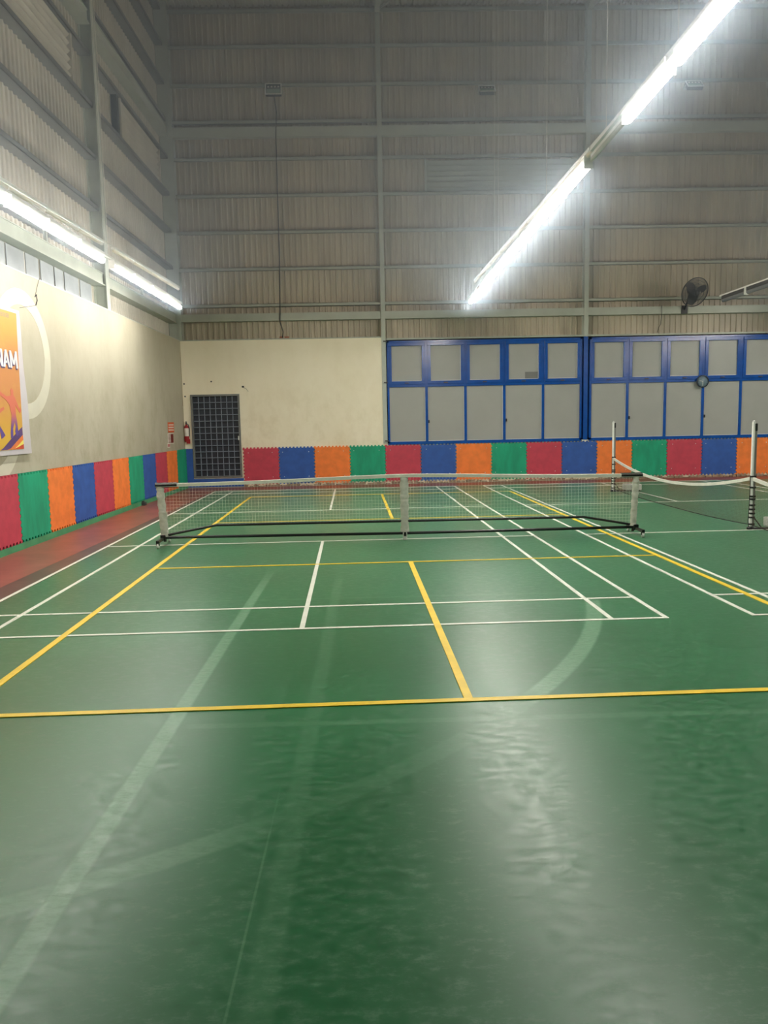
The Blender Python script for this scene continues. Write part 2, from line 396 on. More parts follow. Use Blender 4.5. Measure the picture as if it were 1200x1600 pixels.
# roof and rafters
SL = .105
def rz_(y): return EAVE+.12+(-y)*SL if y > -16.35 else EAVE+.12+16.35*SL-(-16.35-y)*SL
def roof_sheet(y0, y1):
    a = MB(); r = ribs(XR+.3); v = []
    for (s, d) in r: v += [(-.3+s, y0, rz_(y0)+d*1.3), (-.3+s, y1, rz_(y1)+d*1.3)]
    a.add(v, [(2*i, 2*i+2, 2*i+3, 2*i+1) for i in range(len(r)-1)]); return a
ceil = struct('ceiling', 'pale ribbed metal roof sheets on grey rafters high above the courts', 'ceiling', roof_sheet(.3, -16.35), M['roof'])
roof_sheet(-16.35, YF).obj('roof_sheet', M['roof'], ceil)
for x in (5.37, 10.77, 16.17, 21.57):
    for (ya, yb) in ((-.02, -16.35), (-16.35, YF+.02)):
        a = MB()
        for (w, d0, d1) in ((.065, .0, .02), (.012, .02, .3), (.065, .28, .3)):
            p = [(x-w, ya, rz_(ya)-.32+d0), (x+w, ya, rz_(ya)-.32+d0), (x+w, yb, rz_(yb)-.32+d0), (x-w, yb, rz_(yb)-.32+d0)]
            q = [(px, py, pz+d1-d0) for px, py, pz in p]
            a.add(p+q, [(0,1,2,3), (7,6,5,4), (0,4,5,1), (1,5,6,2), (2,6,7,3), (3,7,4,0)])
        a.obj('rafter', M['steel_col'], ceil)
    MB().tube([(x+.06, -.04, EAVE-.12), (x+.62, -.5, EAVE+.1)], .025, 6).obj('fly_brace', M['steel'], ceil)
for y in [-1.9-1.6*k for k in range(9)]:
    MB().box((-.2, y, rz_(y)-.1), (XR, y+.06, rz_(y)+.0)).obj('purlin', M['steel'], ceil)

# --- foam mats screwed along both walls -------------------------------------
MZ0, MZ1, TEE, GAP = .10, 1.03, .034, .005
def mat_outline(w, H):
    """interlocking foam mat: teeth along all four edges, a thin gap left to the neighbour"""
    n = 10; p = w/n; q = H/n; pts = []
    for k in range(n): pts += [(max(k*p, GAP), 0), (k*p+p*.10+GAP, -TEE), (k*p+p*.46+GAP, -TEE), (k*p+p*.56, 0)]
    e = w-GAP
    pts.append((e, 0))
    for k in range(n): pts += [(e, k*q+q*.1), (e+TEE*.8, k*q+q*.18), (e+TEE*.8, k*q+q*.50), (e, k*q+q*.58)]
    pts.append((e, H))
    for k in reversed(range(n)): pts += [(k*p+p*.56, H), (k*p+p*.46+GAP, H+TEE), (k*p+p*.10+GAP, H+TEE), (max(k*p, GAP), H)]
    for k in reversed(range(n)): pts += [(GAP, k*q+q*.66), (GAP+TEE*.8, k*q+q*.58), (GAP+TEE*.8, k*q+q*.10), (GAP, k*q+q*.02)]
    out = []
    for p_ in pts:
        if not out or (abs(out[-1][0]-p_[0])+abs(out[-1][1]-p_[1])) > 1e-5: out.append(p_)
    if abs(out[0][0]-out[-1][0])+abs(out[0][1]-out[-1][1]) < 1e-5: out.pop()
    return out
FC = {'R': 'red', 'B': 'blue', 'O': 'orange', 'G': 'green'}
screw_me = {}
def screws(parent, w, axis, me_key):
    if me_key not in screw_me:
        screw_me[me_key] = MB().lathe([(0, -.003), (.011, -.002), (.012, 0)], axis=axis, n=8).mesh('screw_head', M['white_trim'])
    for (a, z) in ((.14, .16), (w-.14, .16), (.14, .82), (w-.14, .82)):
        a += random.uniform(-.03, .03)
        link('screw_head', screw_me[me_key], parent, (a, -.024, z) if axis == 'Y' else (.024, -a, z))
wB = .955; bme = {}
for i, ch in enumerate('RBOGRBOGRBOGRBOGRBOG'):
    if ch not in bme:
        bme[ch] = MB().prism(mat_outline(wB, MZ1-MZ0), lambda u, v, d: (u, -d, v), 0, .024).mesh('foam_mat', M[FC[ch]+'_foam'])
    o = link('foam_mat', bme[ch], wb, (1.53+wB*i, -.002, MZ0)); o['label'] = FC[ch]+' interlocking foam wall mat'
    if i < 16: screws(o, wB, 'Y', 'b')
lme = {}
for i, ch in enumerate('GORBGORBOGRBOGRBOGRBOGRB'):
    if ch not in lme:
        lme[ch] = MB().prism(mat_outline(1.0, .90), lambda u, v, d: (d, -u, v), 0, .024).mesh('foam_mat', M[FC[ch]+'_foam'])
    o = link('foam_mat', lme[ch], wl, (.004, -.04-1.0*i if i else -.03, .128)); o['label'] = FC[ch]+' interlocking foam wall mat'
MB().box((.001, -24, 1.01), (.004, -.03, 1.063)).obj('mat_backing_strip', M['black'], wl)
MB().box((.001, -24, .093), (.004, -.03, .15)).obj('mat_backing_strip', M['black'], wl)
f = MB().box((.02, -.022, .02), (.195, -.002, 1.06)).box((.195, -.022, .02), (1.53, -.002, .245)).obj('foam_mat', M['blue_foam'], wb); f['label'] = 'blue foam mat cut around the door foot'
struct('baseboard_left', 'green painted base strip below the foam mats on the left wall', 'baseboard', MB().box((0, YF, 0), (.034, -.03, .092)), M['green_base'])
rb = MB()
xx = 1.53
while xx < 20:
    w = random.uniform(.05, .16); rb.bevbox((xx, -.03-random.uniform(0, .025), 0), (xx+w, -.001, random.uniform(.03, .075)), .008); xx += w*random.uniform(.9, 1.3)
bb = struct('baseboard_back', 'rough unpainted mortar edge along the foot of the back wall', 'baseboard', rb, M['raw_base'])

# --- windows ------------------------------------------------------------------
def window(name, label, x0, x1, n, patch=None):
    z0, zm, z1 = 1.09, 2.62, 3.80; fr = .05; p = (x1-x0)/n; y0, y1 = -.035, .06
    w = struct(name, label, 'window')
    a = MB(); a.box((x0, y0, z0), (x1, y1, z0+fr)).box((x0, y0, z1-fr), (x1, y1, z1)).box((x0, y0, z0), (x0+fr, y1, z1)).box((x1-fr, y0, z0), (x1, y1, z1))
    a.obj('window_frame', M['blue'], w)
    MB().box((x0+fr, y0+.002, zm-.035), (x1-fr, y1, zm+.035)).obj('transom', M['blue'], w)
    for i in range(1, n): MB().box((x0+i*p-.035, y0+.004, z0+fr), (x0+i*p+.035, y1, z1-fr)).obj('mullion', M['blue'], w)
    for i in range(n):
        a, b = x0+i*p+.035, x0+(i+1)*p-.035
        c, d = zm+.035, z1-fr
        s = MB(); t = .085
        s.bevbox((a, y0-.016, c), (b, y0+.03, c+t), .006).bevbox((a, y0-.016, d-t), (b, y0+.03, d), .006).bevbox((a, y0-.016, c+t), (a+t, y0+.03, d-t), .006).bevbox((b-t, y0-.016, c+t), (b, y0+.03, d-t), .006)
        sash = s.obj('sash', M['blue'], w)
        MB().box((a+t, .0, c+t), (b-t, .012, d-t)).obj('pane', M['pane'], sash)
        bd = MB(); q = .012
        bd.box((a+t, -.008, c+t), (b-t, 0, c+t+q)).box((b-t-q, -.008, c+t), (b-t, 0, d-t)); bd.obj('glazing_bead', M['white_trim'], sash)
        MB().bevbox(((a+b)/2-.06, y0-.04, c+.02), ((a+b)/2+.05, y0-.016, c+.045), .006).obj('sash_handle', M['grey_iron'], sash)
        if patch == i: MB().box((b-t-.36, -.006, c+t+.012), (b-t-.012, 0, c+t+.19)).obj('pane_patch', M['pane_dark'], sash)
        MB().box((a, .0, z0+fr), (b, .012, zm-.035)).obj('pane', M['pane'], w)
        bd = MB().box((a, -.008, z0+fr), (b, 0, z0+fr+.012)).box((b-.012, -.008, z0+fr), (b, 0, zm-.035)); bd.obj('glazing_bead', M['white_trim'], w)
        if i in (1, 3): MB().bevbox((a+.0, y0-.03, 1.62), (a+.035, y0, 1.70), .006).obj('latch', M['black'], w)
    MB().box((x0-.01, -.04, z0-.03), (x1+.01, .05, z0)).obj('window_sill', M['blue'], w)
    return w
window('window_1', 'blue framed window wall left of the blue column with five frosted bays', 5.45, 10.66, 5, 3)
window('window_2', 'blue framed window wall right of the blue column behind the wall clock', 10.87, 15.99, 5)
window('window_3', 'blue framed window wall outside the view to the right', 16.35, 21.47, 5)
for z in (1.15, 2.7, 3.78): MB().box((5.36, -.05, z), (5.46, -.012, z+.03)).obj('frame_clip', M['grey_iron'], wb)

# --- door -----------------------------------------------------------------------
d = struct('door_1', 'dark steel door behind a pale square grille set in the back wall', 'door')
x0, x1, z0, z1 = .2, 1.5, .27, 2.49
MB().box((x0, -.03, z0), (x0+.05, .13, z1)).box((x1-.05, -.03, z0), (x1, .13, z1)).box((x0+.05, -.03, z0), (x1-.05, .13, z0+.045)).box((x0+.05, -.03, z1-.05), (x1-.05, .13, z1)).obj('door_frame', M['door_frame'], d)
MB().box((x0+.05, .06, z0+.045), (x1-.05, .10, z1-.05)).obj('door_panel', M['dark_panel'], d)
vb = MB().tube([(0, 0, z0+.04), (0, 0, z1-.045)], .011, 6).mesh('grille_bar', M['door_bar'])
hb = MB().tube([(x0+.045, 0, 0), (x1-.045, 0, 0)], .011, 6).mesh('grille_bar', M['door_bar'])
for i in range(1, 8): link('grille_bar', vb, d, (x0+.05+(x1-x0-.1)*i/8, .02, 0))
for i in range(1, 13): link('grille_bar', hb, d, (0, .006, z0+.045+(z1-z0-.095)*i/13))
MB().bevbox((x1-.075, -.05, 1.27), (x1-.045, -.02, 1.38), .006).obj('door_handle', M['chrome'], d)

# --- painted rings, cracks and holes on the plaster -----------------------------
def ring(cy, cz, ro, ri, a0, a1, n=40):
    a = MB(); v = []
    for k in range(n+1):
        w = a0+(a1-a0)*k/n
        for r in (ro, ri):
            for d in (0, .003): v.append((d, cy+r*math.cos(w), cz+r*math.sin(w)))
    f = []
    for k in range(n):
        o = 4*k; f += [(o+1, o+5, o+7, o+3), (o, o+2, o+6, o+4), (o, o+4, o+5, o+1), (o+2, o+3, o+7, o+6)]
    a.add(v, f); return a
g = ring(-9.5, 2.74, .92, .70, 0, 2*math.pi).obj('painted_ring', M['white_ring'], wl); g['label'] = 'cream white ring painted on the plaster'
g = ring(-10.75, 1.98, 1.05, .83, math.pi*1.45, math.pi*1.9).obj('painted_ring', M['white_ring'], wl); g['label'] = 'lower cream white arc painted on the plaster'
hole = MB().lathe([(0, -.002), (.018, -.002), (.022, 0)], axis='Y', n=8).mesh('plaster_hole', M['grey_iron'])
for x, z in ((.77, 2.83), (.05, 2.78), (.06, 2.45)): link('plaster_hole', hole, wb, (x, -.001, z))
nb = MB().bevbox((1.575, -.02, 2.655), (1.635, .0, 2.70), .008).tube([(1.62, -.006, 2.66), (1.69, -.006, 2.62), (1.74, -.006, 2.55)], .004, 5); nb.obj('wall_nail', M['grey_iron'], wb)
MB().box((-.004, -.06, 2.2), (.004, -.045, 3.6)).obj('corner_crack', M['raw_base'], wl)
hk = MB().tube([(.004, -9.0, 3.62), (.03, -9.0, 3.66), (.035, -9.0, 3.57), (.01, -9.0, 3.5)], .008, 6).tube([(.01, -9.0, 3.64), (.012, -8.86, 3.86), (.01, -8.8, 3.92)], .003, 5).tube([(.012, -9.0, 3.5), (.03, -9.6, 3.38)], .003, 5)
tag(hk.obj('wall_hook', M['grey_iron']), 'dark iron hook with thin string above the banner corner', 'hook')

# ------------------------------------------------------------------ light fittings
def diffuser():
    p = [(.047*math.cos(math.radians(-22+224*k/14)), -.046*math.sin(math.radians(-22+224*k/14))-.018) for k in range(15)]
    return MB().prism(p, lambda u, v, d: (u, d, v), .008, 1.182)
tube_lit = diffuser().mesh('diffuser', M['lit']); tube_left = diffuser().mesh('diffuser', M['lit_left']); tube_off = diffuser().mesh('diffuser', M['unlit']); tube_grey = diffuser().mesh('diffuser', M['unlit_grey'])
spine_me = MB().bevbox((-.036, .004, -.002), (.036, 1.186, .074), .01).mesh('housing', M['white_metal'])
cap_me = MB().bevbox((-.05, -.003, -.066), (.05, .0075, .0745), .004).mesh('end_cap', M['white_metal'])
spine_grey = MB().bevbox((-.05, .004, .001), (.05, 1.186, .074), .01).mesh('housing', M['grey_iron'])
thin = MB().bevbox((-.035, 0, -.02), (.035, 1.17, .02), .008).mesh('housing', M['white_metal'])
thin_t = MB().lathe([(0, .02), (.028, .02), (.028, 1.15), (0, 1.15)], o=(0, 0, -.03), axis='Y', n=10).mesh('diffuser', M['upper_tube'])
def batten(kind, loc, label, group, first={}):
    """loc = the end nearest the back wall; the batten runs towards the camera"""
    p = (loc[0], loc[1]-1.19, loc[2])
    if kind in first: return dup(first[kind], p, label, group)
    t = thing('batten_light', label, 'light', p, 0, group); first[kind] = t
    tm, sm = {'lit': (tube_lit, spine_me), 'left': (tube_left, spine_me), 'off': (tube_off, spine_me), 'grey': (tube_grey, spine_grey), 'thin': (thin_t, thin)}[kind]
    link('diffuser', tm, t); link('housing', sm, t)
    if kind != 'thin': link('end_cap', cap_me, t)
    return t
def rail(name, label, x, z, y0, y1, hang, wall=False, tilt=0.0):
    r = thing(name, label, 'light rail', (x, y0, z))
    MB().box((-.02, 0, 0), (.02, y1-y0, .035)).obj('rail', M['white_metal'], r)
    for y in hang:
        if wall:
            MB().box((-.01, y-y0-.015, .005), (-x-.07, y-y0+.015, .03)).obj('bracket', M['steel'], r)
        else:
            MB().tube([(0, y-y0, .02), (0, y-y0, rz_(y)-z)], .004, 5).obj('suspension_wire', M['white_metal'], r)
    return r
LX, LZ, RX, RZ = 1.0, 4.175, 7.35, 4.42
rail('light_rail', 'slim white rail carrying the lit battens along the left wall', LX, LZ+.075, -4.0, -16.9, [-8.7, -14.0])
rail('light_rail', 'slim white rail of lit battens hanging over the middle of the hall', RX, RZ+.075, -2.5, -17.0, [-6.4, -10.2, -14.6])
rail('light_rail', 'slim rail of dark unlit battens hanging over the right court', 12.67, 4.17+.075, -3.7, -8.3, [-8.1])
rail('light_rail', 'slim white rail outside the view on the right', 16.2, RZ+.075, -1.9, -17.0, [-5.4, -9.6, -14.0])
def row(kind, x, z, ends, label, group, kinds={}):
    """ends: y of the joints between battens, from the back wall on"""
    n = 0
    for a, b in ends:
        t = batten(kinds.get(n, kind), (x, a, z), label(n), group); t.location.y = b+.04; t.scale = (1, (a-b-.08)/1.19, 1)
        if kinds.get(n) == 'off': t.scale = (.5, (a-b-.01)/1.19, .55)
        n += 1
def run(*j): return [(j[i], j[i+1]) for i in range(len(j)-1)]
row('left', LX, LZ, run(-4.11, -5.21, -6.31, -7.41, -8.52)+run(-8.87, -9.89, -10.96, -11.98)+run(*[-12.02-1.05*k for k in range(6)]),
    lambda n: '%s lit batten light from the back wall in the left row' % ORD[n], 'lit battens along the left wall')
row('lit', RX, RZ, run(-2.53, -3.77, -5.01, -6.26, -7.50, -8.73, -9.91, -11.09, -12.22)+run(-12.34, -13.40, -14.49)+run(*[-14.56-1.12*k for k in range(3)]),
    lambda n: 'unlit white batten between two lit ones in the middle row' if n == 8 else '%s batten light from the back wall in the middle row, lit' % ORD[n], 'battens of the middle row', {8: 'off'})
row('grey', 12.67, 4.17, run(-3.82, -4.92, -6.02, -7.12, -8.22), lambda n: '%s dark unlit batten light from the back wall over the right court' % ORD[n], 'unlit battens over the right court')
row('lit', 16.2, RZ, run(*[-2.0-1.15*k for k in range(13)]), lambda n: '%s lit batten light from the back wall in the right row' % ORD[n], 'lit battens of the right row')
# second, unlit row standing a little higher over the lit rows
def upper(x, y0, z0, y1, z1, label, who, group, ends, hang):
    """a thin rail sloping from (y0, z0) down to (y1, z1) with thin unlit battens under it"""
    L = math.hypot(y0-y1, z0-z1); ang = math.atan2(z0-z1, y0-y1)
    r = thing('light_rail', label, 'light rail', (x, y0, z0)); r.rotation_euler = (ang, 0, 0)
    MB().box((-.01, -L, 0), (.01, 0, .014)).obj('rail', M['white_metal'], r)
    for y in hang:
        q = r.matrix_basis.inverted() @ Vector((x, y, z0+(y-y0)*math.tan(ang)+.01)); w = r.matrix_basis.inverted() @ Vector((x, y, rz_(y)))
        MB().tube([q, w], .004, 5).obj('suspension_wire', M['white_metal'], r)
    for n, (a, b) in enumerate(ends):
        zb = z0+(b-y0)*math.tan(ang)-.024
        t = batten('thin', (x, a, zb), '%s thin unlit batten from the back wall above %s' % (ORD[n], who), group)
        t.location = (x, b, zb); t.scale = (1, (a-b)/1.19, 1); t.rotation_euler = (ang, 0, 0)
upper(LX, -4.05, 4.58, -13.1, 4.345, 'thin upper rail of unlit battens above the left row', 'the left row', 'unlit upper battens on the left',
      run(-4.15, -5.18, -6.25, -7.33, -8.36)+run(-8.86, -9.82, -10.92, -11.92, -12.95), [-8.6])
upper(RX, -3.2, 4.78, -15.2, 4.47, 'thin upper rail of unlit battens above the middle row', 'the middle row', 'unlit upper battens in the middle',
      run(-3.3, -4.42, -5.5, -6.69, -7.85, -9.02, -10.14, -11.24, -12.31)+[(-13.5, -14.6)], [-6.0, -12.8])

# ------------------------------------------------------------------ pickleball net
NX0, NX1, NXC, NY = 2.0, 8.69, 5.40, -9.95
net = thing('pickleball_net', 'long low portable net with pale sleeves and black base bar across the left court', 'net', (0, NY, 0))
def ztop(x): return .895+.045*math.exp(-((x-NXC)/1.6)**2)-.02*abs(x-NXC)/3.35
def zhem(x):
    e = min(x-NX0, NX1-x)
    return .27 if e > .72 else .14+(.13)*max(0, e)/.72
def sleeve(cx, lean, zt_, zb, w, yd=.055, wave=.006):
    a = MB(); n = 44; v = []; seg = 16
    for i in range(n+1):
        t = i/n; z = zb+(zt_-zb)*t; x = cx+lean*t
        cr = .5*wave*math.sin(i*1.9)+random.uniform(-.0025, .0025)
        for k in range(seg):
            w_ = 2*math.pi*k/seg
            rr_ = 1+.07*math.sin(2*w_+i*.75)+random.uniform(-.03, .03)
            v.append((x+math.cos(w_)*(w/2+cr)*rr_, math.sin(w_)*(yd/2+cr)*rr_, z))
    f = [(i*seg+k, i*seg+(k+1) % seg, (i+1)*seg+(k+1) % seg, (i+1)*seg+k) for i in range(n) for k in range(seg)]
    a.add(v, f, True); a.add(v[:seg], [tuple(range(seg))]); a.add(v[-seg:], [tuple(range(seg))]); return a
PX0, PX1 = 1.99, 8.675
sleeve(PX0, -.035, .85, .12, .112).obj('post_sleeve', M['white_fabric'], net)
sleeve(PX1, .04, .875, .13, .092).obj('post_sleeve', M['white_fabric'], net)
sleeve(NXC, .0, .93, .115, .118, .06).obj('centre_sleeve', M['white_fabric'], net)
for x, l in ((PX0, -.035), (PX1, .04), (NXC, 0)): MB().tube([(x, 0, .05), (x+l, 0, .89 if x != NXC else .93)], .02, 8).obj('post', M['black_metal'], net)
a = MB(); n = 60
v = []
for i in range(n+1):
    x = NX0-.10+(NX1-NX0+.2)*i/n; z = ztop(min(max(x, NX0), NX1))
    v += [(x, -.03, z-.046), (x, -.034, z), (x, .034, z), (x, .03, z-.046)]
a.add(v, [(4*i+k, 4*i+4+k, 4*i+4+(k+1) % 4, 4*i+(k+1) % 4) for i in range(n) for k in range(4)]); a.add(v[:4], [(0,1,2,3)]); a.add(v[-4:], [(0,1,2,3)])
a.obj('top_tape', M['white_tape'], net)
for (xa, xb) in ((NX0-.105, NX0+.2), (NX1-.2, NX1+.105)):
    p = [(xa+(xb-xa)*i/6, 0, ztop(min(max(xa+(xb-xa)*i/6, NX0), NX1))-.02) for i in range(7)]
    MB().tube(p, .038, 8).obj('tape_end_band', M['black'], net)
a = MB(); pit = .046; r = .0013
k = 0
x = NX0+.04
while x < NX1-.03:
    a.tube([(x, 0, zhem(x)), (x, 0, ztop(x)-.03)], r, 4, False, smooth=False); x += pit
for i in range(17):
    z = .16+i*pit
    if z > .88: break
    run = []
    for j in range(90):
        x = NX0+.03+(NX1-NX0-.06)*j/89
        if zhem(x) <= z <= ztop(x)-.03: run.append((x, 0, z))
        elif len(run) > 1: a.tube(run, r, 4, False, smooth=False); run = []
        else: run = []
    if len(run) > 1: a.tube(run, r, 4, False, smooth=False)
o = a.obj('net_mesh', M['cord'], net); o['kind'] = 'stuff'
xs = [NX0+.0, NX0+.36, NX0+.72]+[NX0+.72+(NX1-NX0-1.44)*i/8 for i in range(1, 9)]+[NX1-.36, NX1]
MB().tube([(x, 0, zhem(x)) for x in xs], .017, 6).obj('bottom_hem', M['black'], net)
MB().tube([(NX0-.02, .0, .11), (NXC, 0, .095), (NX1, 0, .11)], .021, 8).obj('base_bar', M['black_metal'], net)
for x, sg in ((1.97, 1), (8.71, -1)):
    MB().bevbox((x-.02, -.34, .075), (x+.02, .34, .115), .006).obj('base_leg', M['black_metal'], net)
    MB().bevbox((x-.035, -.05, .07), (x+.035, .05, .15), .008).obj('post_socket', M['black_metal'], net)
    for y in (-.31, .31):
        c = MB().box((x-.022, y-.015, .04), (x-.018, y+.015, .08)).box((x+.018, y-.015, .04), (x+.022, y+.015, .08)).box((x-.022, y-.015, .074), (x+.022, y+.015, .08)).obj('caster', M['black_metal'], net)
        MB().lathe([(0, -.014), (.034, -.014), (.036, -.008), (.036, .008), (.034, .014), (0, .014)], (x, y, .036), 'X', 16).obj('wheel', M['chrome'], c)
MB().bevbox((NXC-.03, -.04, .0), (NXC+.03, .04, .11), .01).obj('centre_foot', M['chrome'], net)
MB().bevbox((NXC-.018, -.055, .06), (NXC+.018, -.038, .115), .004).obj('foot_clamp', M['black'], net)

# ------------------------------------------------------------------ badminton posts and sagging net
PXB = 10.5
def make_post():
    t = thing('net_post', 'near white net post with dark track and black clips on the right court', 'post', (PXB, -9.71, 0), 0, 'net posts on the right court')
    MB().tube([(0, 0, .02), (0, 0, 1.57)], .024, 14).obj('pole', M['white_metal'], t)
    MB().bevbox((.012, -.022, .02), (.046, .022, 1.44), .004).obj('track', M['track_grey'], t)
    MB().bevbox((.012, -.024, 1.44), (.048, .024, 1.55), .005).obj('track_cap', M['black'], t)
    MB().lathe([(.0, 0), (.02, .003), (.012, .02), (0, .022)], (0.0, 0, 1.57), n=10).obj('pole_knob', M['white_metal'], t)
    for z in (.78, .62, .49, .45, .36, .30, .24, .18, .08):
        MB().lathe([(.024, -.012), (.034, -.012), (.034, .012), (.024, .012)], (0.004, 0, z), n=14).box((.0, -.03, z-.012), (.05, .03, z+.012)).obj('clip', M['black'], t)
    MB().lathe([(0, 0), (.05, 0), (.05, .03), (.03, .045), (0, .045)], n=16).obj('foot', M['black'], t)
    MB().bevbox((.02, -.04, 0), (.62, .04, .025), .005).obj('base_plate', M['grey_iron'], t)
    MB().tube([(.03, 0, .2), (.16, 0, .03)], .01, 6).obj('stay', M['grey_iron'], t)
    MB().tube([(-.03, -.01, .78), (-.032, -.012, .4), (-.045, -.012, .12), (-.03, -.01, .03)], .005, 5).obj('tension_cord', M['black'], t)
    MB().bevbox((.26, -.15, .026), (.62, .15, .17), .02).obj('weight_block', M['grey_box'], t)
    return t
post = make_post()
dup(post, (PXB-.06, -3.47, 0), 'far white net post with pale weight block before the orange mat')
dup(post, (PXB+.06, -15.9, 0), 'net post outside the view nearest the camera')
def bnet(xa, ya, xb, yb, label, sag, zfloor):
    t = thing('badminton_net', label, 'net', ((xa+xb)/2, (ya+yb)/2, 0))
    cx, cy = (xa+xb)/2, (ya+yb)/2; L = yb-ya
    def P(t_, z): return (xa+(xb-xa)*t_-cx, ya+L*t_-cy, z)
    def top(t_): return .77-sag*(1-(2*t_-1)**2)
    def bot(t_): return .02+.05*abs(2*t_-1)**3
    n = 26; v = []
    a = MB(); th = .012
    for i in range(n+1):
        q = i/n; p = P(q, top(q)); v += [(p[0]-th, p[1], p[2]-.05), (p[0]-th, p[1], p[2]), (p[0]+th, p[1], p[2]), (p[0]+th, p[1], p[2]-.05)]
    a.add(v, [(4*i+k, 4*i+4+k, 4*i+4+(k+1) % 4, 4*i+(k+1) % 4) for i in range(n) for k in range(4)]); a.add(v[:4], [(0,1,2,3)]); a.add(v[-4:], [(0,1,2,3)])
    a.obj('top_tape', M['white_tape'], t)
    a = MB(); m = int(abs(L)/.024)
    for i in range(1, m):
        q = i/m; a.tube([P(q, bot(q)), P(q, top(q)-.045)], .0011, 3, False, smooth=False)
    for k in range(1, 28):
        s = k/28; a.tube([P(i/n, bot(i/n)+(top(i/n)-.05-bot(i/n))*s) for i in range(n+1)], .0011, 3, False, smooth=False)
    o = a.obj('net_mesh', M['net_brown'], t); o['kind'] = 'stuff'
    MB().tube([P(i/n, bot(i/n)) for i in range(n+1)], .007, 5).obj('bottom_cord', M['dark_cord'], t)
bnet(PXB-.06, -3.52, PXB, -9.66, 'sagging white taped net between the two posts of the right court', .275, 0)
bnet(PXB, -9.76, PXB+.06, -15.85, 'white taped net running from the near post out of the picture', .20, 0)

# ------------------------------------------------------------------ wall things
# fire extinguisher
t = thing('fire_extinguisher', 'red fire extinguisher with white label hung beside the grille door', 'extinguisher', (.075, -.085, 1.23))
MB().lathe([(0, .02), (.05, .02), (.062, .035), (.062, .40), (.05, .44), (.025, .465), (.022, .48), (0, .48)], n=20).obj('cylinder', M['red_gloss'], t)
MB().lathe([(.0632, .17), (.0632, .38)], n=20).obj('paper_label', M['paper'], t)
MB().lathe([(.0645, .05), (.0645, .15)], n=20).obj('lower_band', M['red_gloss'], t)
MB().lathe([(.024, .48), (.02, .52), (0, .52)], n=12).obj('valve', M['grey_iron'], t)
MB().bevbox((-.012, -.09, .52), (.012, .03, .533), .003).bevbox((-.012, -.08, .548), (.012, .03, .56), .003).box((-.01, .02, .52), (.01, .03, .56)).obj('handle', M['grey_iron'], t)
MB().tube([(.015, -.01, .5), (.06, -.02, .47), (.078, -.01, .38), (.074, -.005, .25), (.07, 0, .16)], .011, 8).obj('hose', M['grey_iron'], t)
MB().box((-.02, .062, .30), (.02, .084, .36)).box((-.045, .055, .12), (-.03, .084, .14)).obj('wall_bracket', M['grey_iron'], t)
MB().bevbox((.0, -.07, -.03), (.10, -.062, .09), .003).obj('hang_tag', M['red_gloss'], t)
# notices on the left wall
def text_lines(parent, nm, m, yc, z0, z1, n, w, x):
    a = MB(); h = (z1-z0)/n
    for k in range(n):
        y = yc+w/2
        while y > yc-w/2+.02:
            ww = min(random.uniform(.02, .06), y-(yc-w/2)); a.box((x, y-ww, z0+k*h+h*.2), (x+.0012, y, z0+k*h+h*.75)); y -= ww+.012
    return a.obj(nm, m, parent)
t = thing('notice_sign', 'orange fire notice on the left wall, upper of two', 'sign', (0, -1.42, 1.52))
MB().box((.0, -.29, 0), (.006, .29, .25)).obj('board', M['orange_print'], t)
text_lines(t, 'lettering', M['paper'], 0, .03, .22, 3, .5, .006)
t = thing('notice_sign', 'white fire notice with dark red picture below the orange notice', 'sign', (0, -1.46, 1.24))
MB().box((.0, -.31, 0), (.006, .25, .26)).obj('board', M['paper'], t)
MB().box((.006, -.05, .02), (.0075, .22, .24)).obj('picture', M['dark_red_print'], t)
text_lines(t, 'lettering', M['dark_red_print'], -.18, .02, .24, 7, .2, .006)
t = thing('paper_tag', 'small pink paper tag below the white fire notice', 'tag', (0, -1.72, 1.15))
MB().box((0, -.12, 0), (.004, .13, .11)).obj('sheet', M['paper'], t)
MB().box((.004, -.10, .02), (.005, .11, .09)).obj('print', mat('pink_print', (196, 120, 122), .6), t)
# wall clock
t = thing('wall_clock', 'round grey blue wall clock hung on the window mullion', 'clock', (13.9, -.075, 2.585))
MB().lathe([(0, .02), (.15, .02), (.165, .0), (.165, -.03), (.15, -.04), (.142, -.034), (.142, -.02)], axis='Y', n=32).obj('rim', M['clock_rim'], t)
MB().lathe([(0, -.022), (.144, -.022), (.144, -.018)], axis='Y', n=32).obj('dial', M['clock_face'], t)
for k in range(12):
    w = math.pi/6*k; b = MB().box((-.004, -.0245, .112), (.004, -.0225, .134)); b.xform(Matrix.Rotation(w, 4, 'Y')); b.obj('hour_mark', M['clock_rim'], t)
b = MB().box((-.006, -.029, -.01), (.006, -.027, .085)); b.xform(Matrix.Rotation(math.radians(-75), 4, 'Y')); b.obj('hour_hand', M['white_metal'], t)
b = MB().box((-.0045, -.031, -.015), (.0045, -.029, .12)); b.xform(Matrix.Rotation(math.radians(182), 4, 'Y')); b.obj('minute_hand', M['white_metal'], t)
MB().box((-.02, .02, -.02), (.02, .045, .06)).obj('hanger', M['grey_iron'], t)
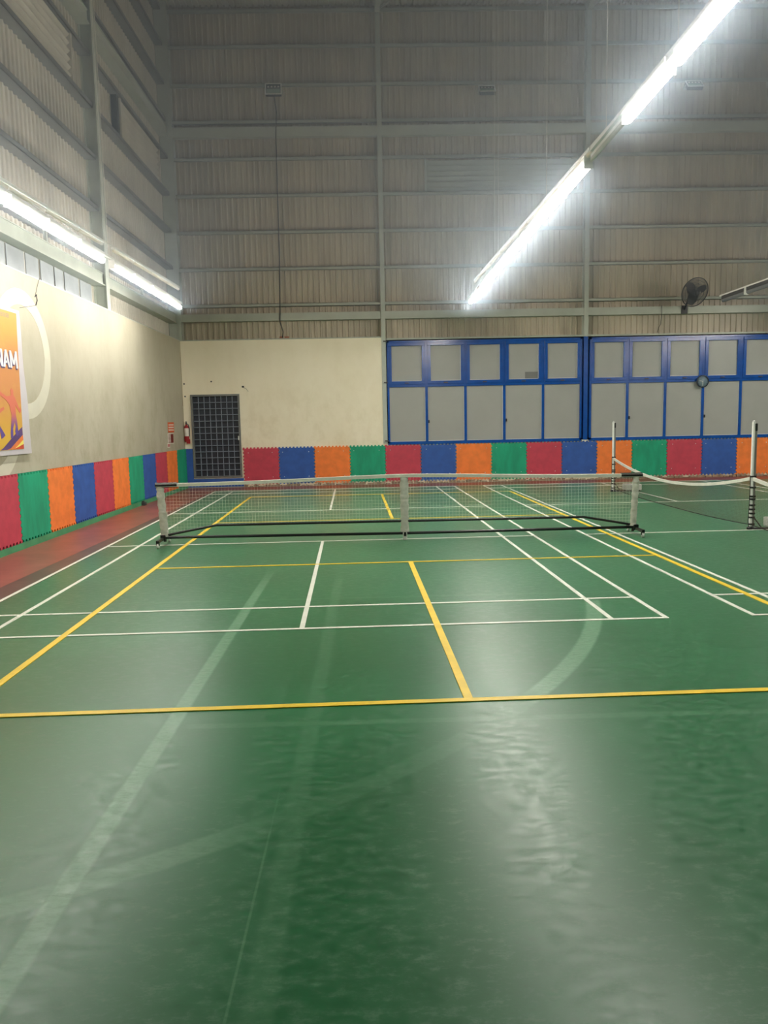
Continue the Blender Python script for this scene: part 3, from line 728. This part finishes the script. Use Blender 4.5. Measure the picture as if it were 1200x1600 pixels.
# floodlights
def floodlight(loc, label, tilt):
    t = thing('floodlight', label, 'light', loc, 0, 'floodlights high on the back wall')
    rot = Matrix.Rotation(tilt, 4, 'X')
    def B(f): b = MB(); f(b); return b.xform(rot)
    B(lambda b: b.bevbox((-.2, -.04, -.145), (.2, .06, .145), .012)).obj('housing', M['black_metal'], t)
    B(lambda b: b.bevbox((-.21, -.06, -.155), (.21, -.04, -.13), .004).bevbox((-.21, -.06, .13), (.21, -.04, .155), .004).bevbox((-.21, -.06, -.13), (-.185, -.04, .13), .004).bevbox((.185, -.06, -.13), (.21, -.04, .13), .004)).obj('front_frame', M['white_metal'], t)
    B(lambda b: b.box((-.17, -.046, -.115), (.17, -.041, .0))).obj('reflector', M['lens'], t)
    for k in range(4): B(lambda b: b.bevbox((-.15+k*.085, -.052, .035), (-.105+k*.085, -.043, .075), .004)).obj('led', M['paper'], t)
    MB().box((-.215, -.01, -.02), (-.205, .2, .02)).box((.205, -.01, -.02), (.215, .2, .02)).box((-.215, .19, -.02), (.215, .2, .02)).obj('yoke', M['steel'], t)
    return t
floodlight((2.70, -.12, 10.09), 'dark floodlight with pale frame above the grille door', -.25)
floodlight((8.13, -.12, 10.02), 'floodlight on the back wall above the louvre vent', -.75)
floodlight((13.45, -.12, 10.08), 'floodlight high at the right end of the back wall', -.75)
tag(MB().tube([(2.70, -.02, 9.98), (2.74, .03, 9.6), (2.72, -.02, 9.2), (2.71, -.03, 9.0), (2.70, .03, 8.6), (2.69, .03, 6.0), (2.66, -.02, 4.6), (2.65, -.02, 4.35), (2.72, .02, 4.1), (2.70, -.006, 3.94)], .014, 6).obj('power_cable', M['black']), 'dark cable hanging from the left floodlight down to the plaster', 'cable')
tag(MB().tube([(12.78, -.02, 4.6), (12.78, -.025, 4.36), (12.79, .06, 4.12), (12.74, .05, 4.05), (12.68, .0, 3.9)], .008, 6).obj('power_cable', M['black']), 'short loose wire below the beam near the wall fan', 'cable')
for k, (x, w) in enumerate(((2.62, .09), (2.75, .12))):
    tag(MB().bevbox((x, .02, 3.925), (x+w, .12, 3.975), .008).obj('brick_piece', M['brick_red']), ('smaller' if k == 0 else 'larger')+' broken brick piece lying on the plaster top below the cable', 'brick', 'broken bricks on the wall top')
# wall fan
fx, fy, fz = 13.40, -.62, 4.84
t = thing('wall_fan', 'dark caged wall fan mounted over the beam near the right edge', 'fan', (fx, fy, fz))
ax = Vector((.2, -.9, -.38)).normalized(); Q = ax.to_track_quat('Z', 'Y').to_matrix().to_4x4()
cg = MB(); R0 = .37
for r, h in ((R0, 0), (R0, .02), (.30, .055), (.30, -.05), (.22, .075), (.22, -.075), (.14, .085), (.07, .09)):
    cg.tube([(r*math.cos(2*math.pi*k/40), r*math.sin(2*math.pi*k/40), h) for k in range(40)], .009 if r == R0 else .0035, 5, closed=True)
for k in range(60):
    w = 2*math.pi*k/60; c, s = math.cos(w), math.sin(w)
    cg.tube([(.05*c, .05*s, .09), (.22*c, .22*s, .075), (.30*c, .30*s, .055), (R0*c, R0*s, .01), (.30*c, .30*s, -.05), (.22*c, .22*s, -.075), (.1*c, .1*s, -.085)], .0038, 4, False)
cg.lathe([(0, .095), (.055, .095), (.055, .085), (0, .085)], n=16)
cg.xform(Q); cg.obj('cage', M['fan_grey'], t)
for k in range(3):
    b = MB(); v = []; n = 8
    for i in range(n+1):
        q = i/n; r = .05+.28*q; wd = .05+.075*math.sin(math.pi*(.25+.7*q)); tw = .45-.25*q
        for sgn in (-1, 1):
            for dz in (-.003, .003): v.append((r, sgn*wd*math.cos(tw), sgn*wd*math.sin(tw)+dz))
    f = []
    for i in range(n):
        o = 4*i; f += [(o, o+4, o+6, o+2), (o+1, o+3, o+7, o+5), (o, o+1, o+5, o+4), (o+2, o+6, o+7, o+3)]
    f += [(0, 2, 3, 1), (4*n, 4*n+1, 4*n+3, 4*n+2)]
    b.add(v, f); b.xform(Q @ Matrix.Rotation(2*math.pi*k/3+.4, 4, 'Z')); b.obj('blade', M['grey_iron'], t)
b = MB().lathe([(0, .03), (.06, .03), (.06, -.06), (.09, -.085), (.10, -.2), (.07, -.25), (0, -.25)], n=18); b.xform(Q); b.obj('motor', M['black'], t)
mo = Q @ Vector((0, 0, -.2))
MB().tube([mo, (mo.x+.02, mo.y+.05, mo.z-.12), (mo.x+.03, .6, -.35)], .025, 8).bevbox((mo.x-.05, .59, -.47), (mo.x+.11, .617, -.25), .006).obj('wall_arm', M['black'], t)
MB().bevbox((.02, -.06, -.07), (.13, -.03, -.035), .004).xform(Matrix.Translation((0, 0, .04))).obj('name_plate', M['paper'], t)
# small dark block at the foot of the left wall
tag(MB().bevbox((.02, -4.36, .002), (.11, -4.22, .07), .01).bevbox((.03, -4.33, .065), (.08, -4.26, .10), .01).obj('door_wedge', M['grey_iron']), 'small dark block on the red strip at the left wall foot', 'block')

# banner on the left wall
BYR, BYL, BZ0, BZ1 = -9.57, -11.9, 1.33, 3.34
t = thing('banner', 'orange sports banner with white border and player figures on the left wall', 'banner', (0, BYR, 0))
def bn(u, v, d=0): return (.02+.02*math.sin(v*1.4)+d, -u, v)        # u runs from the right edge to the left
def bsheet(u0, u1, v0, v1, d, m, nm):
    a = MB(); n = 14; v = []
    for i in range(n+1):
        z = v0+(v1-v0)*i/n; w = 0
        for u in (u0+(.012*math.sin(i*.9) if nm == 'sheet' else -.17*i/n), u1): v += [bn(u, z, d), bn(u, z, d+.003)]
    f = []
    for i in range(n):
        o = 4*i; f += [(o+1, o+5, o+7, o+3), (o, o+2, o+6, o+4), (o, o+4, o+5, o+1), (o+2, o+3, o+7, o+6)]
    f += [(0, 1, 3, 2), (4*n, 4*n+2, 4*n+3, 4*n+1)]
    a.add(v, f); return a.obj(nm, m, t)
bsheet(-.0, 2.36, BZ0, BZ1, 0, mat('banner_white', (200, 194, 198), .5, .0, .03), 'sheet')
kb = NT('banner_print'); sp = kb.n('ShaderNodeSeparateXYZ'); kb.l(kb.pos(), sp.inputs[0])
c_ = kb.mix(kb.ramp(sp.outputs[2], 1.5, 2.2), lin((216, 172, 60)), lin((206, 140, 84)))
c_ = kb.mix(kb.ramp(sp.outputs[2], 2.6, 3.1), c_, lin((204, 156, 74)))
c_ = kb.mix(kb.math('MULTIPLY', kb.ramp(kb.noise(3.0, 4, .6), .45, .7), .35), c_, lin((222, 186, 88)))
kb.l(c_, kb.b.inputs['Base Color']); kb.b.inputs['Roughness'].default_value = .5
bsheet(.27, 2.1, BZ0+.07, BZ1-.05, .003, kb.m, 'print')
def flat(nm, poly, m, d):
    b = MB(); n = len(poly); v = [bn(u, z, d) for u, z in poly]+[bn(u, z, d+.002) for u, z in poly]
    b.add(v, [tuple(range(n)), tuple(range(n, 2*n))[::-1]]+[(i, (i+1) % n, n+(i+1) % n, n+i) for i in range(n)]); return b.obj(nm, m, t)
pur, red_, org, yel = mat('banner_purple', (92, 66, 120), .5), mat('banner_red', (206, 78, 54), .5), mat('banner_orange', (232, 128, 66), .5), mat('banner_yellow', (246, 226, 110), .5)
def sweep(lo, hi): return [(u, lo(u)) for u in [.26+.1*i for i in range(15)]]+[(u, hi(u)) for u in [.26+.1*i for i in reversed(range(15))]]
zc = lambda o: (lambda u: max(BZ0+.075, o-.42*(u-.26)-.06*(u-.26)**2))
flat('purple_stripe', sweep(zc(1.60), zc(1.71)), pur, .007); flat('orange_stripe', sweep(zc(1.53), zc(1.60)), org, .007)
flat('yellow_stripe', sweep(zc(1.43), zc(1.53)), yel, .007); flat('red_corner', [(.26, BZ0+.075), (.26, 1.47), (.4, 1.44), (.58, BZ0+.075)], red_, .0072)
kf = NT('player_print'); sp = kf.n('ShaderNodeSeparateXYZ'); kf.l(kf.pos(), sp.inputs[0])
kf.l(kf.mix(kf.ramp(sp.outputs[2], 1.65, 1.95), lin((96, 74, 150)), lin((214, 116, 92))), kf.b.inputs['Base Color'])
pl = [(.50, 1.86), (.56, 1.84), (.60, 1.92), (.56, 2.02), (.585, 2.10), (.66, 1.98), (.68, 1.82), (.76, 1.80), (.75, 1.90), (.69, 2.12), (.67, 2.22), (.71, 2.40), (.80, 2.48), (1.02, 2.58), (1.03, 2.62), (.98, 2.63), (.78, 2.55),
      (.66, 2.56), (.62, 2.58), (.63, 2.66), (.58, 2.70), (.53, 2.66), (.54, 2.58), (.50, 2.54), (.43, 2.42), (.37, 2.32), (.35, 2.38), (.33, 2.30), (.38, 2.25), (.46, 2.34), (.51, 2.40), (.52, 2.22), (.50, 2.08)]
FM = lambda q: [((u-.58)*.9+.47, 1.57+(v-1.82)*.76) for u, v in q]
flat('player_figure', FM(pl), kf.m, .0076)
pl2 = [(.93, 1.86), (1.0, 1.82), (1.06, 1.80), (1.10, 2.02), (1.22, 2.12), (1.30, 1.9), (1.40, 1.88), (1.34, 2.16), (1.26, 2.32), (1.08, 2.30), (.9, 2.36), (.88, 2.32), (1.1, 2.22), (1.16, 2.12)]
flat('player_figure', FM(pl2), kf.m, .0076)
def strokes(nm, m, uo, zo, d):
    """bold block capitals N A M; each stroke a slanted bar, letter cell 1 x 1"""
    G = {'N': [(0, 0, 0, 1), (.0, 1, .72, 0), (.72, 0, .72, 1)], 'A': [(0, 0, .36, 1), (.36, 1, .72, 0), (.2, .3, .56, .3)],
         'M': [(0, 0, 0, 1), (0, 1, .42, .2), (.42, .2, .84, 1), (.84, 0, .84, 1)]}
    b = MB(); H, Wd, t_ = .235, .205, .052
    for ch, u0 in zip('NAM', (UT, UT-.205, UT-.41)):
        for n_, (xa, ya, xb, yb) in enumerate(G[ch]):
            flat_ = abs(ya-yb) < .01
            q = ([(xa, ya-.07), (xb, yb-.07), (xb, yb+.07), (xa, ya+.07)] if flat_ else [(xa, ya), (xa+t_/Wd, ya), (xb+t_/Wd, yb), (xb, yb)])
            pts = [(u0-uo-x*Wd, zo+y*H) for x, y in q]; e = d+n_*.0004
            v = [bn(u, z, e) for u, z in pts]+[bn(u, z, e+.002) for u, z in pts]
            b.add(v, [(0,1,2,3), (7,6,5,4)]+[(k_, (k_+1) % 4, 4+(k_+1) % 4, 4+k_) for k_ in range(4)])
    return b.obj(nm, m, t)
UT = .845
strokes('lettering_shadow', mat('banner_text_blue', (84, 70, 110), .5), -.018, 2.50, .0078)
strokes('lettering', mat('banner_text_white', (226, 222, 226), .5), 0, 2.52, .0105)
a = MB()
for k in range(3):
    u = .34
    for w in (.10, .05, .07, .04): a.add([bn(u, 3.20+k*.02, .0075), bn(u+w, 3.20+k*.02, .0075), bn(u+w, 3.212+k*.02, .0075), bn(u, 3.212+k*.02, .0075)], [(0,1,2,3)]); u += w+.015
a.obj('small_print', mat('banner_small_print', (150, 134, 110), .5), t)

# ------------------------------------------------------------------ scatter volume added to mimic lens bloom around the lamps
if BLOOM > 0:
    hm = bpy.data.materials.new('lens_bloom'); hm.use_nodes = True; nt = hm.node_tree; nt.nodes.remove(nt.nodes['Principled BSDF'])
    vsn = nt.nodes.new('ShaderNodeVolumeScatter'); vsn.inputs['Color'].default_value = (.70, .85, 1, 1)
    vsn.inputs['Density'].default_value = BLOOM; vsn.inputs['Anisotropy'].default_value = .62
    nt.links.new(vsn.outputs[0], nt.nodes['Material Output'].inputs['Volume'])
    hz = MB().box((.03, YF+.05, 3.95), (XR-.05, -.06, 12.1)).obj('lens_bloom', hm); hz['kind'] = 'stuff'
    hz['label'] = 'bluish scatter volume added for lens bloom around the lit battens'; hz['category'] = 'lens_bloom'
